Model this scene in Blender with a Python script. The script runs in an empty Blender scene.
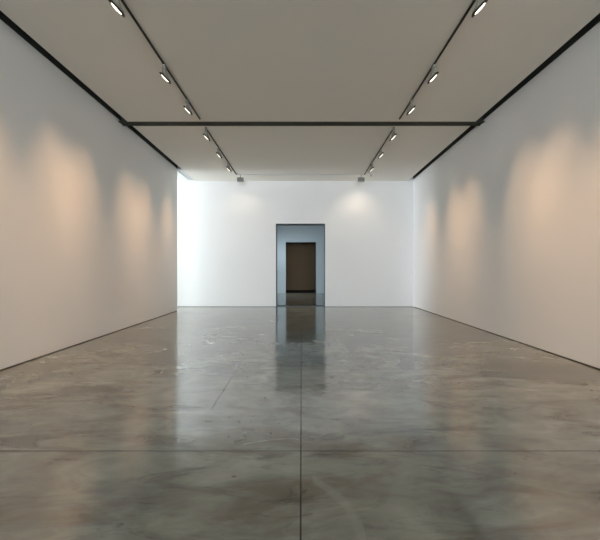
import bpy, bmesh, math
from mathutils import Vector, Matrix

sc = bpy.context.scene
C = sc.collection
PI = math.pi

# ------------------------------------------------------------------ helpers
def srgb(r, g, b):
    f = lambda c: (c/255/12.92) if c/255 <= .04045 else ((c/255+.055)/1.055)**2.4
    return (f(r), f(g), f(b), 1)

def box(bm, x0, x1, y0, y1, z0, z1):
    v = [bm.verts.new((x, y, z)) for z in (z0, z1) for y in (y0, y1) for x in (x0, x1)]
    for f in ((0, 2, 3, 1), (4, 5, 7, 6), (0, 1, 5, 4), (2, 6, 7, 3), (0, 4, 6, 2), (1, 3, 7, 5)):
        bm.faces.new([v[i] for i in f])
    return v

def mesh_obj(name, bm, m, parent=None, smooth=False, bevel=0):
    bmesh.ops.recalc_face_normals(bm, faces=bm.faces)
    me = bpy.data.meshes.new(name)
    bm.to_mesh(me); bm.free()
    if smooth:
        for p in me.polygons: p.use_smooth = True
    me.materials.append(m)
    o = bpy.data.objects.new(name, me)
    C.objects.link(o)
    if parent is not None: o.parent = parent
    if bevel:
        b = o.modifiers.new('bevel', 'BEVEL'); b.width = bevel; b.segments = 2
        b.limit_method = 'ANGLE'
    return o

def boxes(name, lst, m, parent=None, bevel=0):
    bm = bmesh.new()
    for b in lst: box(bm, *b)
    return mesh_obj(name, bm, m, parent, bevel=bevel)

def struct(o):
    o['kind'] = 'structure'
    return o

def tag(o, label, cat, group=None):
    o['label'] = label; o['category'] = cat
    if group: o['group'] = group
    return o

def thing(name, loc, label, cat, group=None):
    o = bpy.data.objects.new(name, None); C.objects.link(o)
    o.empty_display_size = .1; o.location = loc
    return tag(o, label, cat, group)

def loft(bm, rings, n=32, cap0=True, cap1=False):
    """rings: (centre, axis, radius) -> tube through tilted circles"""
    prev = None; allr = []
    for c, ax, r in rings:
        c = Vector(c); ax = Vector(ax).normalized()
        u = Vector((0, 1, 0)); u = (u - ax*u.dot(ax)).normalized(); w = ax.cross(u)
        ring = [bm.verts.new(c + (u*math.cos(2*PI*k/n) + w*math.sin(2*PI*k/n))*r) for k in range(n)]
        if prev:
            for k in range(n):
                bm.faces.new((prev[k], prev[(k+1) % n], ring[(k+1) % n], ring[k]))
        prev = ring; allr.append(ring)
    if cap0: bm.faces.new(allr[0])
    if cap1: bm.faces.new(allr[-1])

# ------------------------------------------------------------------ materials
def nmat(name):
    m = bpy.data.materials.new(name); m.use_nodes = True
    nt = m.node_tree
    return m, nt, nt.nodes['Principled BSDF']

def simple(name, col, rough=.6, metal=0, noise=.04, nscale=6, bump=0):
    m, nt, b = nmat(name)
    b.inputs['Roughness'].default_value = rough
    b.inputs['Metallic'].default_value = metal
    tc = nt.nodes.new('ShaderNodeTexCoord')
    nz = nt.nodes.new('ShaderNodeTexNoise')
    nz.inputs['Scale'].default_value = nscale; nz.inputs['Detail'].default_value = 4
    nt.links.new(tc.outputs['Object'], nz.inputs['Vector'])
    mx = nt.nodes.new('ShaderNodeMix'); mx.data_type = 'RGBA'
    mx.inputs['A'].default_value = tuple(c*(1-noise) for c in col[:3]) + (1,)
    mx.inputs['B'].default_value = tuple(min(1, c*(1+noise)) for c in col[:3]) + (1,)
    nt.links.new(nz.outputs['Fac'], mx.inputs['Factor'])
    nt.links.new(mx.outputs['Result'], b.inputs['Base Color'])
    if bump:
        bp = nt.nodes.new('ShaderNodeBump'); bp.inputs['Strength'].default_value = bump
        bp.inputs['Distance'].default_value = .002
        n2 = nt.nodes.new('ShaderNodeTexNoise'); n2.inputs['Scale'].default_value = 180
        nt.links.new(tc.outputs['Object'], n2.inputs['Vector'])
        nt.links.new(n2.outputs['Fac'], bp.inputs['Height'])
        nt.links.new(bp.outputs['Normal'], b.inputs['Normal'])
    return m

M_wall = simple('white_plaster', (.80, .80, .795, 1), .65, 0, .01, .8, .05)
M_ceil = simple('ceiling_plaster', (.75, .72, .66, 1), .8, 0, .015, .7, .05)
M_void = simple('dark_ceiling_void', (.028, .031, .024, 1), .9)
M_gap = simple('shadow_gap_metal', (.045, .04, .03, 1), .6)
M_beam = simple('dark_olive_steel', (.030, .031, .019, 1), .85, 0, .1, 3)
M_track = simple('black_track', (.018, .017, .014, 1), .5)
M_rim = simple('black_rim', (.012, .011, .01, 1), .5)
M_body = simple('grey_lamp_enamel', (.27, .265, .225, 1), .6)
M_flood = simple('mid_grey_enamel', (.22, .23, .22, 1), .5)
M_pale = simple('pale_grey_paint', (.55, .56, .57, 1), .6)
M_frame = simple('dark_blue_grey_lining', (.07, .085, .10, 1), .45)
M_lining = simple('room_blue_grey_wall', (.50, .575, .605, 1), .6, 0, .02, .6)
M_brown = simple('dark_brown_wall', (.26, .18, .10, 1), .7, 0, .08, .5)
M_carpet = simple('near_black_floor', (.02, .019, .014, 1), .8)
M_alu = simple('window_aluminium', (.35, .36, .37, 1), .4)

def lens_mat(strength):
    m, nt, b = nmat('lit_lens')
    b.inputs['Base Color'].default_value = (.8, .78, .72, 1)
    b.inputs['Emission Color'].default_value = (1, .90, .74, 1)
    b.inputs['Emission Strength'].default_value = strength
    return m
M_lens = lens_mat(3)

def glass_mat():
    m = bpy.data.materials.new('window_glass'); m.use_nodes = True
    nt = m.node_tree; nt.nodes.clear()
    out = nt.nodes.new('ShaderNodeOutputMaterial')
    t = nt.nodes.new('ShaderNodeBsdfTransparent'); t.inputs[0].default_value = (.93, .96, .97, 1)
    g = nt.nodes.new('ShaderNodeBsdfGlossy'); g.inputs['Roughness'].default_value = .02
    fr = nt.nodes.new('ShaderNodeFresnel'); fr.inputs['IOR'].default_value = 1.45
    mx = nt.nodes.new('ShaderNodeMixShader')
    ge = nt.nodes.new('ShaderNodeNewGeometry')
    iv = nt.nodes.new('ShaderNodeMath'); iv.operation = 'SUBTRACT'; iv.inputs[0].default_value = 1
    mu = nt.nodes.new('ShaderNodeMath'); mu.operation = 'MULTIPLY'
    nt.links.new(ge.outputs['Backfacing'], iv.inputs[1])
    nt.links.new(fr.outputs[0], mu.inputs[0]); nt.links.new(iv.outputs[0], mu.inputs[1])
    nt.links.new(mu.outputs[0], mx.inputs[0]); nt.links.new(t.outputs[0], mx.inputs[1])
    nt.links.new(g.outputs[0], mx.inputs[2]); nt.links.new(mx.outputs[0], out.inputs[0])
    return m
M_glass = glass_mat()

def concrete():
    m, nt, b = nmat('polished_concrete')
    N, L = nt.nodes, nt.links
    tc = N.new('ShaderNodeTexCoord')
    sep = N.new('ShaderNodeSeparateXYZ'); L.new(tc.outputs['Object'], sep.inputs[0])
    X, Y = sep.outputs[0], sep.outputs[1]
    def val(v):
        return v
    def mth(op, a, bb=None, c=None, clamp=False):
        n = N.new('ShaderNodeMath'); n.operation = op; n.use_clamp = clamp
        for i, s in enumerate((a, bb, c)):
            if s is None: continue
            if isinstance(s, (int, float)): n.inputs[i].default_value = s
            else: L.new(s, n.inputs[i])
        return n.outputs[0]
    def noise(scale, detail=6, rough=.6, dist=0, off=(0, 0, 0), stretch=(1, 1, 1)):
        mp = N.new('ShaderNodeMapping'); mp.inputs['Location'].default_value = off
        mp.inputs['Scale'].default_value = stretch
        L.new(tc.outputs['Object'], mp.inputs[0])
        n = N.new('ShaderNodeTexNoise'); n.inputs['Scale'].default_value = scale
        n.inputs['Detail'].default_value = detail; n.inputs['Roughness'].default_value = rough
        n.inputs['Distortion'].default_value = dist
        L.new(mp.outputs[0], n.inputs['Vector'])
        return n.outputs['Fac']
    def ramp(f, stops):
        r = N.new('ShaderNodeValToRGB')
        els = r.color_ramp.elements
        while len(els) < len(stops): els.new(.5)
        for e, (p, c) in zip(els, stops):
            e.position = p; e.color = c
        L.new(f, r.inputs[0])
        return r.outputs[0]
    def mix(f, a, c, mode='MIX'):
        n = N.new('ShaderNodeMix'); n.data_type = 'RGBA'; n.blend_type = mode
        if isinstance(f, (int, float)): n.inputs['Factor'].default_value = f
        else: L.new(f, n.inputs['Factor'])
        for k, s in (('A', a), ('B', c)):
            if isinstance(s, tuple): n.inputs[k].default_value = s
            else: L.new(s, n.inputs[k])
        return n.outputs['Result']
    def smooth(v, lo, hi):      # 1 below lo, 0 above hi
        n = N.new('ShaderNodeMapRange'); n.interpolation_type = 'SMOOTHSTEP'
        L.new(v, n.inputs[0])
        n.inputs[1].default_value = lo; n.inputs[2].default_value = hi
        n.inputs[3].default_value = 1; n.inputs[4].default_value = 0
        return n.outputs[0]
    # broad trowel mottling
    n1 = noise(.6, 5, .6, .6)
    base = ramp(n1, [(.30, (.142, .143, .115, 1)), (.48, (.226, .230, .194, 1)), (.70, (.318, .325, .285, 1))])
    n2 = noise(2.4, 5, .6, 1.0, (3, 7, 1), (.8, 1.2, 1))
    base = mix(.8, base, ramp(n2, [(.33, (.30, .30, .29, 1)), (.52, (.52, .52, .51, 1)), (.72, (.72, .72, .71, 1))]), 'OVERLAY')
    # brown worn stains with soft edges
    n3 = noise(1.0, 5, .6, .9, (11, 2, 5), (.6, 1.5, 1))
    st = ramp(n3, [(.50, (0, 0, 0, 1)), (.66, (1, 1, 1, 1))])
    base = mix(mth('MULTIPLY', st, .72), base, (.085, .062, .031, 1))
    # darker smears
    n4 = noise(1.3, 5, .62, 1.4, (5, 1, 9), (.5, 1.6, 1))
    sm = ramp(n4, [(.57, (0, 0, 0, 1)), (.655, (1, 1, 1, 1))])
    base = mix(mth('MULTIPLY', sm, .62), base, (.05, .046, .038, 1))
    # fine short trowel strokes
    n6 = noise(7, 4, .6, 1.2, (3, 17, 2), (.45, 1.4, 1))
    fs = ramp(n6, [(.60, (0, 0, 0, 1)), (.70, (1, 1, 1, 1))])
    base = mix(mth('MULTIPLY', fs, .38), base, (.06, .056, .045, 1))
    n7 = noise(4.5, 4, .6, 1.5, (13, 7, 6), (.7, 1.2, 1))
    fl = ramp(n7, [(.60, (0, 0, 0, 1)), (.72, (1, 1, 1, 1))])
    base = mix(mth('MULTIPLY', fl, .15), base, (.33, .335, .31, 1))
    # dark pits
    vo = N.new('ShaderNodeTexVoronoi'); vo.inputs['Scale'].default_value = 3.2
    L.new(tc.outputs['Object'], vo.inputs['Vector'])
    pit = smooth(vo.outputs['Distance'], .03, .075)
    gp = ramp(noise(1.5, 2, .5, 0, (8, 8, 0)), [(.42, (0, 0, 0, 1)), (.5, (1, 1, 1, 1))])
    base = mix(mth('MULTIPLY', mth('MULTIPLY', pit, gp), .85), base, (.035, .032, .026, 1))
    # one pale arc scratch and a pale wandering trail near the centre joint
    def arc(cx, cy, r, w, x0, x1, amt, col, y_lt=None):
        nonlocal base
        dx = mth('SUBTRACT', X, cx); dy = mth('SUBTRACT', Y, cy)
        d = mth('SQRT', mth('ADD', mth('MULTIPLY', dx, dx), mth('MULTIPLY', dy, dy)))
        wob = mth('MULTIPLY', mth('SUBTRACT', noise(5, 4), .5), .05)
        a = mth('ABSOLUTE', mth('ADD', mth('SUBTRACT', d, r), wob))
        f = smooth(a, w*.3, w)
        lim = mth('MULTIPLY', mth('GREATER_THAN', X, x0), mth('LESS_THAN', X, x1))
        lim = mth('MULTIPLY', lim, mth('GREATER_THAN' if y_lt else 'LESS_THAN', Y, cy))
        base = mix(mth('MULTIPLY', mth('MULTIPLY', f, lim), amt), base, col)
    arc(-.10, 2.75, .78, .018, -.50, -.02, .5, (.40, .40, .37, 1), True)
    arc(-.75, 2.15, 1.10, .05, .08, .36, .28, (.36, .36, .33, 1), True)
    arc(.95, 2.0, .62, .03, .5, 1.3, .07, (.34, .34, .31, 1), True)
    # saw-cut joints
    def line(coord, at, w, amt, lims=(), wander=.0):
        nonlocal base, jh
        c = mth('SUBTRACT', coord, at)
        if wander:
            c = mth('ADD', c, mth('MULTIPLY', mth('SUBTRACT', noise(2.5, 5, .6, 0, (at, 0, 0)), .5), wander))
        f = smooth(mth('ABSOLUTE', c), w*.6, w)
        for co, op, v in lims: f = mth('MULTIPLY', f, mth(op, co, v))
        f = mth('MULTIPLY', f, amt)
        base = mix(f, base, (.012, .012, .009, 1))
        jh = mth('MAXIMUM', jh, f)
    jh = mth('MULTIPLY', X, 0)
    line(X, -.005, .0065, .95, ((Y, 'LESS_THAN', 10.2),))
    line(Y, 3.297, .008, .95)
    line(Y, 5.80, .016, .38, ((X, 'GREATER_THAN', .2),), .03)
    line(Y, 6.18, .018, .38, ((X, 'LESS_THAN', -.3), (X, 'GREATER_THAN', -2.6)), .03)
    line(Y, 8.2, .02, .5, ((X, 'LESS_THAN', .25), (X, 'GREATER_THAN', -.3)), .03)
    line(X, -.965, .013, .5, ((Y, 'GREATER_THAN', 4.3), (Y, 'LESS_THAN', 6.2)), .05)
    L.new(base, b.inputs['Base Color'])
    rr = N.new('ShaderNodeMapRange'); L.new(noise(1.9, 6, .6, .5, (1, 1, 1)), rr.inputs[0])
    rr.inputs[1].default_value = .3; rr.inputs[2].default_value = .7
    rr.inputs[3].default_value = .08; rr.inputs[4].default_value = .17
    L.new(rr.outputs[0], b.inputs['Roughness'])
    sv = N.new('ShaderNodeMapRange'); L.new(noise(1.5, 5, .62, .8, (6, 13, 2), (.55, 1.7, 1)), sv.inputs[0])
    sv.inputs[1].default_value = .36; sv.inputs[2].default_value = .62
    sv.inputs[3].default_value = .44; sv.inputs[4].default_value = .74
    L.new(mth('MULTIPLY', mth('SUBTRACT', 1, jh), sv.outputs[0]), b.inputs['Specular IOR Level'])
    b.inputs['IOR'].default_value = 2.15
    bp = N.new('ShaderNodeBump'); bp.inputs['Strength'].default_value = .02; bp.inputs['Distance'].default_value = .004
    hh = noise(3.2, 5, .55, .3, (4, 4, 4), (.7, 1.3, 1))
    L.new(hh, bp.inputs['Height']); L.new(bp.outputs[0], b.inputs['Normal'])
    return m
M_floor = concrete()

# ------------------------------------------------------------------ room numbers (metres; camera at x=y=0, looking +y)
W = 4.44                 # half width of the gallery
YB = 15.87               # back wall face
YE = 14.30               # where the left wall stops
YF = -20.0                # wall behind the camera
T = .6                   # back wall thickness
TOP = 5.95               # structural slab
def zc(y): return 5.195 - .0123*y       # ceiling falls a little towards the back
GAP = .017
D0, D1, DH = -1.012, .938, 3.30         # doorway 1
Y2 = 24.8                               # far wall of the second room
E0, E1, EH = -.975, .905, 3.17          # doorway 2
Y3 = 28.6                               # brown wall
BX = -13.5                               # far side of the side bay

# floor: one slab through the gallery, bay and second room
bm = bmesh.new(); box(bm, -W-.4, W+.3, YF-.3, YB+T, -.2, 0); box(bm, -3.5, 4.5, YB+T, Y2+.25, -.2, 0); box(bm, BX-.3, -W-.4, 12.2, YB+T, -.2, 0)
struct(mesh_obj('floor', bm, M_floor))
bm = bmesh.new(); box(bm, -3.2, 3.2, Y2+.25, Y3+.2, -.2, 0)
struct(mesh_obj('floor', bm, M_carpet))

# left wall (free end at YE), right wall, back wall with the doorway
struct(boxes('wall_left', [(-W-.4, -W, YF, YE, GAP, TOP)], M_wall))
struct(boxes('wall_right', [(W, W+.3, YF, YB+T, GAP, TOP)], M_wall))
struct(boxes('wall_back', [(BX, D0, YB, YB+T, GAP, TOP), (D1, W, YB, YB+T, GAP, TOP),
                           (D0, D1, YB, YB+T, DH, TOP)], M_wall))
struct(boxes('baseboard_left', [(-W-.38, -W-.012, YF, YE-.012, 0, GAP)], M_gap))
struct(boxes('baseboard_right', [(W+.012, W+.3, YF, YB, 0, GAP)], M_gap))
struct(boxes('baseboard_back', [(BX, D0-.01, YB+.012, YB+T, 0, GAP), (D1+.01, W, YB+.012, YB+T, 0, GAP)], M_flood))

# ceiling panel (sloped), with the cross slot left out for the beam
CE = 4.222
Yb0, Yb1 = 9.705, 9.951
def slab(bm, x0, x1, y0, y1, th=.16, dz=0):
    v = box(bm, x0, x1, y0, y1, 0, th)
    for q in v: q.co.z += zc(q.co.y) + dz
bm = bmesh.new(); slab(bm, -CE, CE, YF, Yb0); slab(bm, -CE, CE, Yb1, YB)
struct(mesh_obj('ceiling', bm, M_ceil))
struct(boxes('ceiling', [(-W-.4, W+.3, YF-.3, YB+T, TOP, TOP+.2)], M_void))
struct(boxes('ceiling', [(BX-.3, -W-.4, 12.2, YB+T, TOP, TOP+.2)], M_ceil))
# header over the passage, in the plane of the left wall, and the pale strip closing the slot
struct(boxes('trim_1', [(-W-.4, -W, YE, YB, zc(15.1)-.0, TOP)], M_wall))
bm = bmesh.new(); slab(bm, -W, -CE, YE+.02, YB, .05, .03)
struct(mesh_obj('trim_2', bm, M_pale))
# dark strips painting shade into the two long slots, above the ceiling plane
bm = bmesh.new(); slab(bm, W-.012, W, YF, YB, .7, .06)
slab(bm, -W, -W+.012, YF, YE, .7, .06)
struct(mesh_obj('slot_shade', bm, M_void))

# side bay to the left, with its window
struct(boxes('wall_bay', [(BX-.3, BX, 12.2, 13.0, 0, TOP), (BX-.3, BX, 13.0, 15.7, 0, .3), (BX-.3, BX, 13.0, 15.7, 4.7, TOP),
                          (BX-.3, BX, 15.7, YB+T, 0, TOP), (BX, -W-.4, 12.2, 12.4, 0, TOP)], M_wall))
struct(boxes('wall_front', [(-W, -3.7, YF-.3, YF, 0, TOP), (3.7, W, YF-.3, YF, 0, TOP), (-3.7, 3.7, YF-.3, YF, 0, .3), (-3.7, 3.7, YF-.3, YF, 4.6, TOP)], M_wall))

def window(name, axis, pos, a0, a1, z0, z1, nbar, n):
    f = []
    def b(a, c, z, zz, d=.04):
        f.append((pos-d, pos+d, a, c, z, zz) if axis == 'x' else (a, c, pos-d, pos+d, z, zz))
    b(a0, a1, z0, z0+.06); b(a0, a1, z1-.06, z1); b(a0, a0+.06, z0, z1); b(a1-.06, a1, z0, z1)
    for k in range(1, nbar):
        a = a0 + (a1-a0)*k/nbar; b(a-.025, a+.025, z0, z1)
    fr = struct(boxes(name, f, M_alu))
    pane = [(pos-.006, pos+.006, a0+.02, a1-.02, z0+.02, z1-.02)] if axis == 'x' else [(a0+.02, a1-.02, pos-.006, pos+.006, z0+.02, z1-.02)]
    boxes('pane', pane, M_glass, fr)
    # sampling portal: guides daylight through the opening, emits nothing itself
    li = bpy.data.lights.new('portal', 'AREA'); li.shape = 'RECTANGLE'
    li.size = a1-a0; li.size_y = z1-z0; li.cycles.is_portal = True
    lo = bpy.data.objects.new('window_portal', li); C.objects.link(lo)
    am, zm = (a0+a1)/2, (z0+z1)/2
    d = n*.08
    if axis == 'x':
        lo.location = (pos+d, am, zm); dirv = Vector((n, 0, 0))
    else:
        lo.location = (am, pos+d, zm); dirv = Vector((0, n, 0))
    lo.rotation_euler = dirv.to_track_quat('-Z', 'Y').to_euler()
window('window_1', 'x', BX-.15, 13.0, 15.7, .3, 4.7, 3, 1)
window('window_2', 'y', YF-.15, -3.7, 3.7, .3, 4.6, 4, 1)

# ------------------------------------------------------------------ second and third rooms seen through the doorways
struct(boxes('wall_far', [(-3.5, E0, Y2, Y2+.5, GAP, 5.2), (E1, 4.5, Y2, Y2+.5, GAP, 5.2), (E0, E1, Y2, Y2+.5, EH, 5.2)], M_lining))
struct(boxes('baseboard_far', [(-3.5, E0-.01, Y2+.012, Y2+.5, 0, GAP), (E1+.01, 4.5, Y2+.012, Y2+.5, 0, GAP)], M_lining))
struct(boxes('wall_far_left', [(-3.5, -3.2, YB+T, 22.2, 0, 5.2), (-3.5, -3.2, 23.7, Y2+.5, 0, 5.2), (-3.5, -3.2, 22.2, 23.7, 0, .8), (-3.5, -3.2, 22.2, 23.7, 1.9, 5.2)], M_lining))
struct(boxes('wall_far_right', [(4.2, 4.5, YB+T, Y2+.5, 0, 5.2)], M_lining))
struct(boxes('ceiling', [(-3.5, 4.5, YB+T, Y2+.5, 5.2, 5.4)], M_ceil))
window('window_3', 'x', -3.35, 22.2, 23.7, .8, 1.9, 2, 1)
struct(boxes('wall_end', [(-3.2, 3.2, Y3, Y3+.2, 0, 4.2), (-3.2, -3, Y2+.5, Y3, 0, 4.2), (3, 3.2, Y2+.5, Y3, 0, 4.2)], M_brown))
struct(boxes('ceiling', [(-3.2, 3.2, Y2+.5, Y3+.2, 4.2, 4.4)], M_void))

# dark linings of the two openings
struct(boxes('door_1', [(D0, D0+.012, YB+.004, YB+T, 0, DH), (D1-.012, D1, YB+.004, YB+T, 0, DH), (D0, D1, YB+.004, YB+T, DH-.012, DH),
                        (D0, D1, YB+.1, YB+T, 0, .004)], M_frame))
struct(boxes('door_2', [(E0, E0+.012, Y2+.004, Y2+.5, 0, EH), (E1-.012, E1, Y2+.004, Y2+.5, 0, EH), (E0, E1, Y2+.004, Y2+.5, EH-.012, EH)], M_frame))

# ------------------------------------------------------------------ steel beam across the ceiling
bm = bmesh.new()
v = box(bm, -W, W, Yb0, Yb1, 0, .022)                        # bottom flange
v += box(bm, -W, W, Yb0+.105, Yb1-.105, .022, .36)           # web
v += box(bm, -W, W, Yb0, Yb1, .36, .382)                     # top flange
for y in (Yb0, Yb1-.014): v += box(bm, -W, W, y, y+.014, -.014, 0)   # turned-down lips
for q in v: q.co.z += zc(9.83)
tag(mesh_obj('ceiling_beam', bm, M_beam), 'dark olive steel beam running wall to wall across the ceiling', 'beam')

# ------------------------------------------------------------------ lighting tracks
XL, XR = -2.415, 2.33
def track(x, y0, y1, label):
    z0 = zc(y0)
    t = thing('lighting_track', (x, y0, z0), label, 'lighting track', 'lighting tracks on the ceiling')
    def bb(name, lst, m):
        bm = bmesh.new()
        for (a, b2, c, d, e, f) in lst:
            for q in box(bm, a, b2, c, d, e, f): q.co.z += zc(y0+q.co.y) - z0
        return mesh_obj(name, bm, m, t)
    L_ = y1-y0
    bb('rail', [(-.013, .013, .012, L_-.012, -.008, 0), (-.013, -.008, .012, L_-.012, -.024, -.008), (.008, .013, .012, L_-.012, -.024, -.008)], M_track)
    bb('end_cap', [(-.014, .014, 0, .012, -.025, 0)], M_rim)
    bb('end_cap', [(-.014, .014, L_-.012, L_, -.025, 0)], M_rim)
    return t
track(XL, -9.0, 9.51, 'long black ceiling track carrying the near left spotlights, in front of the beam')
track(XL, 10.06, 14.84, 'black ceiling track carrying the far left spotlights, beyond the beam')
track(XR, -9.0, 9.51, 'long black ceiling track carrying the near right spotlights, in front of the beam')
track(XR, 10.06, 14.84, 'black ceiling track carrying the far right spotlights, beyond the beam')
zt = zc(14.86)
t = thing('lighting_track', (XL, 14.86, zt), 'thin pale cross track joining the far ends of both black tracks', 'lighting track', 'lighting tracks on the ceiling')
boxes('rail', [(.06, XR-XL-.06, -.012, .012, -.018, 0)], M_pale, t)
boxes('end_cap', [(.045, .06, -.014, .014, -.02, 0)], M_flood, t)
boxes('end_cap', [(XR-XL-.06, XR-XL-.045, -.014, .014, -.02, 0)], M_flood, t)

# ------------------------------------------------------------------ spotlights
def copy_thing(root, loc):
    r = root.copy(); C.objects.link(r); r.location = loc
    for ch in root.children:
        c = ch.copy(); C.objects.link(c); c.parent = r
    return r

SPOT_W = 132
def make_spot(s):
    """s=-1 aims at the left wall, s=+1 at the right wall; origin where the adapter meets the track"""
    r = thing('track_spotlight', (0, 0, 0), '', 'spotlight', 'track spotlights')
    n = Vector((s*.70, .03, -.70)).normalized()
    dc = Vector((s*-.008, 0, -.222))                 # centre of the front disc
    boxes('adapter', [(-.021, .021, -.055, .055, -.045, -.002)], M_body, r, bevel=.004)
    bm = bmesh.new()
    dn = Vector((0, 0, -1))
    prof = [((0, 0, -.04), dn, .030), ((0, 0, -.075), dn, .034), ((s*-.003, 0, -.10), (dn*.85+n*.15), .040),
            ((s*-.008, 0, -.125), (dn*.65+n*.35), .047), ((s*-.014, 0, -.15), (dn*.4+n*.6), .058),
            ((s*-.018, 0, -.172), (dn*.15+n*.85), .074), (dc - n*.044, n, .084), (dc - n*.024, n, .106)]
    loft(bm, prof, 40, True, False)
    mesh_obj('housing', bm, M_body, r, smooth=True)
    bm = bmesh.new()
    loft(bm, [(dc-n*.028, n, .094), (dc-n*.026, n, .110), (dc-n*.017, n, .121), (dc-n*.003, n, .127), (dc+n*.003, n, .126),
              (dc+n*.003, n, .118), (dc-n*.003, n, .104), (dc-n*.004, n, .080)], 48, False, False)
    mesh_obj('rim', bm, M_rim, r, smooth=True)
    bm = bmesh.new()
    loft(bm, [(dc-n*.004, n, .082), (dc+n*.003, n, .077), (dc+n*.008, n, .062), (dc+n*.011, n, .040), (dc+n*.012, n, .004)], 48, False, True)
    mesh_obj('lens', bm, M_lens, r, smooth=True)
    li = bpy.data.lights.new('lamp', 'SPOT'); li.energy = SPOT_W; li.color = (1, .60, .32)
    li.spot_size = math.radians(84); li.spot_blend = 1.0; li.shadow_soft_size = .05
    lo = bpy.data.objects.new('lamp', li); C.objects.link(lo); lo.parent = r
    lo.location = dc + n*.035
    aim = Vector((s*2.0, 0, -3.35))
    lo.rotation_euler = aim.to_track_quat('-Z', 'Y').to_euler()
    lo.scale = (.56, 1, 1)            # oval beam, taller than wide
    return r

YS_L = [5.20, 7.05, 8.45, 10.12, 11.66, 13.20]
YS_R = [5.20, 7.05, 8.45, 10.12, 11.66, 13.25]
AIM_L = [5.4, 7.2, 8.0, 10.3, 11.2, 13.3]       # where each beam meets its wall
AIM_R = [5.4, 6.9, 7.8, 10.6, 11.6, 13.8]
ORD = ['spotlight on the {} track cut off by the top of the photo',
       'second spotlight from the near end of the {} track, over a bare ceiling',
       'third spotlight on the {} track, last one before the dark beam',
       'first spotlight just beyond the dark beam on the {} track',
       'middle of the three spotlights beyond the beam on the {} track',
       'farthest spotlight on the {} track, closest to the back wall']
for s, side, x, ys, aims in ((-1, 'left', XL, YS_L, AIM_L), (1, 'right', XR, YS_R, AIM_R)):
    proto = make_spot(s)
    for i, y in enumerate(ys):
        p = (x, y, zc(y+.06)-.0245)
        if i == 0: o = proto; o.location = p
        else: o = copy_thing(proto, p)
        for ch in o.children:
            if ch.type == 'LIGHT':
                ch.rotation_euler = Vector((s*2.0, aims[i]-y, -3.35)).to_track_quat('-Z', 'Y').to_euler()
        o['label'] = 'grey ' + ORD[i].format(side)

for s, x in ((-1, XL), (1, XR)):          # tracks carry on overhead; unseen bare lamps added to fill the near walls
    for y in (3.4,):
        li = bpy.data.lights.new('lamp', 'SPOT'); li.energy = SPOT_W*.8; li.color = (1, .60, .32)
        li.spot_size = math.radians(80); li.spot_blend = 1; li.shadow_soft_size = .06
        lo = bpy.data.objects.new('overhead_fill_lamp', li); C.objects.link(lo); lo.location = (x, y, zc(y)-.25)
        lo.rotation_euler = Vector((s*2.0, 1.5, -3.3)).to_track_quat('-Z', 'Y').to_euler()

# two small floodlights at the far ends, turned to the back wall
def flood(x, label, watts):
    y = 14.86
    r = thing('wall_washer', (x, y, zc(y)-.016), label, 'floodlight', 'wall washers at the track ends')
    bm = bmesh.new(); loft(bm, [((0, 0, .0), (0, 0, -1), .013), ((0, 0, -.105), (0, 0, -1), .013)], 16, True, True)
    mesh_obj('stem', bm, M_flood, r)
    bm = bmesh.new()
    v = box(bm, -.122, .122, -.05, .05, -.245, -.10)
    mesh_obj('housing', bm, M_flood, r, bevel=.012)
    boxes('heat_sink', [(-.105+.03*k, -.097+.03*k, -.068, -.05, -.235, -.11) for k in range(8)], M_flood, r)
    boxes('lens', [(-.105, .105, .05, .054, -.235, -.112)], M_lens, r)
    li = bpy.data.lights.new('lamp', 'SPOT'); li.energy = watts; li.color = (1, .80, .6)
    li.spot_size = math.radians(125); li.spot_blend = 1; li.shadow_soft_size = .08
    lo = bpy.data.objects.new('lamp', li); C.objects.link(lo); lo.parent = r
    lo.location = (0, .07, -.18)
    lo.rotation_euler = Vector((0, .30, -.95)).to_track_quat('-Z', 'Y').to_euler()
flood(-2.27, 'small grey box floodlight hanging at the far end of the left track', 26)
flood(2.215, 'small grey box floodlight hanging at the far end of the right track', 48)

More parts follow.
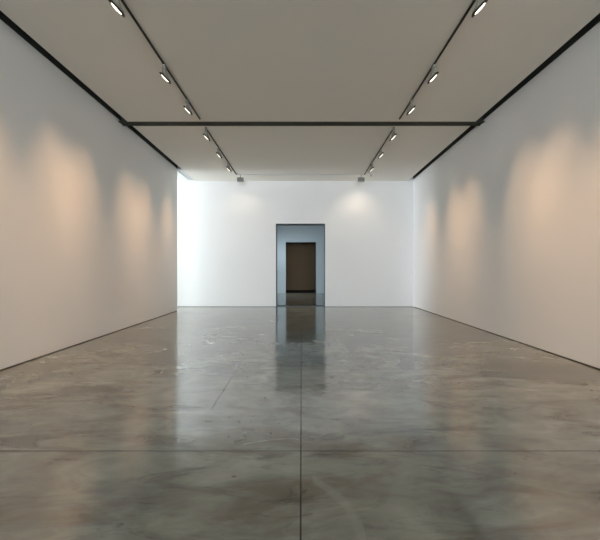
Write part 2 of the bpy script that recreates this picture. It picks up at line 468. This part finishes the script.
# small pale fitting beside the far end of the right track
y = 14.5
r = thing('ceiling_sensor', (2.50, y, zc(y)), 'tiny pale grey fitting on the ceiling beside the far end of the right track', 'sensor')
bm = bmesh.new(); loft(bm, [((0, 0, 0), (0, 0, -1), .045), ((0, 0, -.012), (0, 0, -1), .045)], 24, True, True)
mesh_obj('base', bm, M_pale, r)
bm = bmesh.new(); loft(bm, [((-.01, 0, -.012), (.3, 0, -1), .012), ((.02, 0, -.10), (.3, 0, -1), .012)], 16, True, True)
mesh_obj('stem', bm, M_pale, r)
bm = bmesh.new(); loft(bm, [((.0, 0, -.09), (.2, .2, -1), .02), ((.02, .01, -.10), (.2, .2, -1), .036), ((.03, .02, -.15), (.2, .2, -1), .036), ((.034, .024, -.165), (.2, .2, -1), .02)], 24, True, True)
mesh_obj('head', bm, M_pale, r, smooth=True)

# ceiling lamp dimly lighting the brown room
li = bpy.data.lights.new('lamp', 'SPOT'); li.energy = 14; li.color = (1, .72, .38); li.shadow_soft_size = .1
li.spot_size = math.radians(60); li.spot_blend = 1
lo = bpy.data.objects.new('end_room_lamp', li); C.objects.link(lo); lo.location = (-1.3, 26.6, 3.9)
lo.rotation_euler = Vector((.35, 2.0, -2.9)).to_track_quat('-Z', 'Y').to_euler()

# ------------------------------------------------------------------ sky
w = bpy.data.worlds.new('sky'); sc.world = w; w.use_nodes = True
bg = w.node_tree.nodes['Background']
bg.inputs[0].default_value = (.91, .94, 1.0, 1); bg.inputs[1].default_value = 38.0

# ------------------------------------------------------------------ camera
cd = bpy.data.cameras.new('camera'); cam = bpy.data.objects.new('camera', cd); C.objects.link(cam)
cd.sensor_width = 36; cd.lens = 24; cd.sensor_fit = 'HORIZONTAL'
cam.location = (0, 0, 1.5); cam.rotation_euler = (PI/2, 0, 0)
cd.shift_x = -1.5/600; cd.shift_y = -1.0/600
cd.clip_start = .05
sc.camera = cam

sc.view_settings.view_transform = 'Standard'
sc.view_settings.look = 'None'
sc.view_settings.gamma = 1
sc.view_settings.exposure = 0.27
sc.view_settings.use_curve_mapping = False
sc.cycles.max_bounces = 14
sc.cycles.diffuse_bounces = 10
sc.cycles.glossy_bounces = 6
sc.cycles.transparent_max_bounces = 12
sc.cycles.sample_clamp_indirect = 6
sc.cycles.caustics_reflective = False
